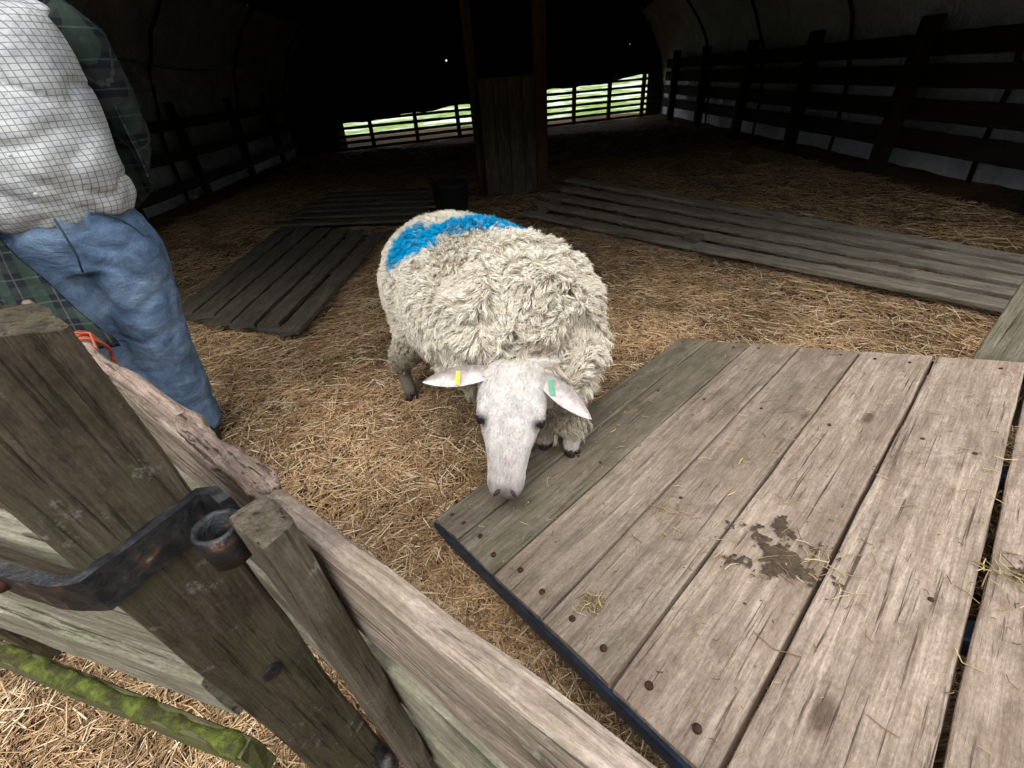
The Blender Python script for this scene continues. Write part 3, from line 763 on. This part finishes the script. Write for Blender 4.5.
seam=simple('denim_seam',(.05,.075,.12),.9)
def jp(th_,z,o=.004):
    return V((.012+(.20+o)*math.cos(th_),(.151+o)*math.sin(th_),z))
mp_.append(tube('fly_seam',[V((.03,-.158,.95)),V((.03,-.163,.90)),V((.025,-.155,.84)),V((.01,-.14,.79))],[.003]*4,seam,6))
mp_.append(tube('pocket_seam',[jp(math.radians(-62+i*7),.945-.012*i*i*.35,.004) for i in range(7)],[.003]*7,seam,6))
mp_.append(tube('pocket_seam_r',[jp(math.radians(-118-i*7),.945-.012*i*i*.35,.004) for i in range(7)],[.003]*7,seam,6))
shm=M('checked_shirt',.85,.15);tcn=shm.new('ShaderNodeTexCoord');sx=shm.new('ShaderNodeSeparateXYZ');shm.l.new(tcn.outputs['Object'],sx.inputs[0])
ang=shm.math('ARCTAN2',sx.outputs[0],sx.outputs[1]);u_=shm.math('MULTIPLY',ang,.19)
def lines(m,v,period,wd): 
    fr_=m.math('FRACT',m.math('DIVIDE',v,period));return m.math('LESS_THAN',fr_,wd)
la=shm.math('MAXIMUM',lines(shm,u_,.014,.15),lines(shm,sx.outputs[2],.014,.15))
shb=shm.ramp(shm.noise(tcn.outputs['Object'],7,5,.6,.6),[(.35,(.40,.405,.41)),(.62,(.66,.66,.645))])
shm.col(shm.mix(shm.math('MULTIPLY',la,.7),shb,(.09,.10,.12)));shm.bump(shm.noise(tcn.outputs['Object'],9,4),.6,.03)
tor=[H(.02,0,.925,.185,.145),H(.022,-.005,.975,.203,.162),H(.03,-.02,1.06,.205,.172),H(.045,-.02,1.18,.20,.165),H(.06,-.01,1.32,.20,.145),H(.07,0,1.42,.19,.12),H(.075,.005,1.48,.11,.09),H(.075,0,1.52,.060,.062)]
shirt=remeshed('shirt',[loft_data(tor,32,2.3)],.010,3,shm.m)
displace(shirt,lambda p,n_:.012*noise.noise(V((p.x*9,p.y*9,p.z*7)))-.010*max(0,.2-abs(noise.noise(V((p.x*7+p.z*5,p.y*7,p.z*8)))))/.2+.014*max(0,1-(p.z-.93)/.12)*noise.noise(V((p.x*22,p.y*22,p.z*10))))
mp_.append(shirt)
bt=simple('button',(.7,.7,.68),.4)
for z in np.linspace(1.02,1.40,5):
    vs2,fs2=ellipsoid_data((.035,-.195 if z<1.25 else -.172,z),(V((0,.003,0)),V((.005,0,0)),V((0,0,.005))),10,6);mp_.append(mesh_obj('shirt_button',vs2,fs2,bt))
jm=M('plaid_jacket',.9,.1);tcn=jm.new('ShaderNodeTexCoord');sx=jm.new('ShaderNodeSeparateXYZ');jm.l.new(tcn.outputs['Object'],sx.inputs[0])
ang=jm.math('ARCTAN2',sx.outputs[0],sx.outputs[1]);u_=jm.math('MULTIPLY',ang,.22)
base=jm.mix(lines(jm,u_,.07,.45),(.018,.021,.026),(.034,.055,.042));base=jm.mix(jm.math('MULTIPLY',lines(jm,sx.outputs[2],.07,.45),.5),base,(.05,.065,.055))
base=jm.mix(jm.math('MULTIPLY',jm.math('MAXIMUM',lines(jm,jm.math('ADD',u_,.02),.07,.06),lines(jm,jm.math('ADD',sx.outputs[2],.02),.07,.06)),.35),base,(.15,.16,.14))
base=jm.mix(.6,base,jm.ramp(jm.noise(tcn.outputs['Object'],5,6,.6,.8),[(.35,.3),(.65,1.2)]),'MULTIPLY');jm.col(base);jm.bump(jm.noise(tcn.outputs['Object'],12,5),.6,.02)
def jk(u,v,off):
    hem=1.0-.40*min(1,u*1.4)
    z=hem+(1.47-hem)*v
    k=max(0,min(1,(z-.62)/.42))
    th0=math.radians(8);th1=math.radians(270-45+46*(1-k))
    t_=th0+(th1-th0)*u
    rx=.232+.07*(1-k)*u;ry=.20+.11*(1-k)*u
    if z>1.38: s_=1-(z-1.38)*3.0;rx*=s_;ry*=s_
    fl_=.012*math.sin(t_*9+z*4)*(1-k*.5)+.008*noise.noise(V((t_*3,z*7,0)));rx+=fl_+off;ry+=fl_+off
    x=.04+.05*(z-.95)
    return V((x+rx*math.cos(t_),ry*math.sin(t_)+.01,z))
nu,nvv=80,38;vs=[];fs=[]
for s_,off in((0,0),(1,.008)):
    for j in range(nvv+1):
        for i in range(nu+1): vs.append(jk(i/nu,j/nvv,off))
o_=(nu+1)*(nvv+1)
for s_ in(0,1):
    for j in range(nvv):
        for i in range(nu):
            q=[s_*o_+j*(nu+1)+i,s_*o_+j*(nu+1)+i+1,s_*o_+(j+1)*(nu+1)+i+1,s_*o_+(j+1)*(nu+1)+i];fs.append(tuple(q if s_ else q[::-1]))
for j in range(nvv):
    for i in(0,nu): fs.append((j*(nu+1)+i,(j+1)*(nu+1)+i,o_+(j+1)*(nu+1)+i,o_+j*(nu+1)+i))
for i in range(nu): fs.append((i,i+1,o_+i+1,o_+i))
mp_.append(mesh_obj('jacket',vs,fs,jm.m))
skin=simple('skin',(.52,.30,.22),.55,0,.15,30)
for s in(-1,1):
    cx=.07
    ap=[(cx+s*.16,.0,1.42),(cx+s*.205,.04,1.36),(cx+s*.210,.09,1.24),(cx+s*.200,.15,1.12),(cx+s*.16,.21,1.04),(cx+s*.11,.25,.97),(cx+s*.07,.27,.93)]
    vs,fs=loft_data(tube_rings(ap,[.06,.070,.063,.058,.056,.05,.045]),20);mp_.append(mesh_obj('sleeve',vs,fs,jm.m))
    hc=V((cx+s*.04,.285,.915));parts=[loft_data(tube_rings([hc+V((s*.04,-.01,.012)),hc,hc+V((-s*.035,.01,-.02))],[.028,.042,.038],.5,V((0,1,0))),16)]
    for k_,ln_ in enumerate((.06,.072,.068,.055)):
        o2=hc+V((-s*.03,.01,-.02))+V((s*-.005,0,1))*((k_-1.5)*.018)
        parts.append(loft_data(tube_rings([o2,o2+V((-s*ln_*.45,.01,-.012)),o2+V((-s*ln_*.8,.0,-.03)),o2+V((-s*ln_,-.012,-.045))],[.0095,.009,.0085,.007]),10))
    parts.append(loft_data(tube_rings([hc+V((0,0,.03)),hc+V((-s*.02,.015,.05)),hc+V((-s*.045,.015,.058))],[.012,.011,.009]),10))
    mp_.append(remeshed('hand',parts,.004,2,skin))
hc=V((.08,-.01,1.66))
parts=[ellipsoid_data(hc+V((0,.01,.02)),(V((0,0,.125)),V((.078,0,0)),V((0,.097,0))),24,18),ellipsoid_data(hc+V((0,-.03,-.06)),(V((0,0,.065)),V((.058,0,0)),V((0,.065,0))),20,14),
 loft_data([H(.075,0,1.46,.066,.066),H(.077,.005,1.53,.06,.062),H(.08,.01,1.60,.06,.065)],20),
 ellipsoid_data(hc+V((0,-.102,-.02)),(V((0,-.006,.030)),V((.014,0,0)),V((0,.02,0))),12,10)]
for s in(-1,1): parts.append(ellipsoid_data(hc+V((s*.08,.01,-.01)),(V((0,0,.032)),V((.01,0,0)),V((0,.018,0))),12,8))
mp_.append(remeshed('head',parts,.005,3,skin))
ew=simple('eye_white',(.7,.7,.68),.3)
for s in(-1,1):
    vs,fs=ellipsoid_data(hc+V((s*.03,-.084,.01)),(V((0,0,.010)),V((.014,0,0)),V((0,.010,0))),12,8);mp_.append(mesh_obj('eye_ball',vs,fs,ew))
    vs,fs=ellipsoid_data(hc+V((s*.03,-.092,.01)),(V((0,0,.005)),V((.005,0,0)),V((0,.004,0))),10,6);mp_.append(mesh_obj('iris',vs,fs,eyem))
mp_.append(tube('lips',[hc+V((x,-.098+abs(x)*.4,-.062)) for x in(-.024,-.012,0,.012,.024)],[.003,.006,.0065,.006,.003],simple('lip',(.42,.18,.15),.5),10))
hair=simple('grey_hair',(.25,.23,.21),.9,0,.4,80)
mp_.append(remeshed('hair',[ellipsoid_data(hc+V((0,.03,.045)),(V((0,-.01,.112)),V((.085,0,0)),V((0,.092,0))),24,18)],.006,2,hair))
boot=simple('rubber_boot',(.03,.04,.03),.5)
for x,y in((.025,0),(-.17,.01)):
    vs,fs=loft_data([(V((x,y-.05,0)),V((.05,0,0)),V((0,.15,0))),(V((x,y-.05,.04)),V((.052,0,0)),V((0,.15,0))),(V((x,y-.035,.08)),V((.047,0,0)),V((0,.115,0))),(V((x,y,.13)),V((.045,0,0)),V((0,.06,0))),(V((x,y+.005,.25)),V((.05,0,0)),V((0,.058,0)))],20,2.4);mp_.append(mesh_obj('boot',vs,fs,boot))
for o in mp_: o.matrix_world=MW@o.matrix_world
group('man',mp_,(-1.375,1.46,0))
print('OK')
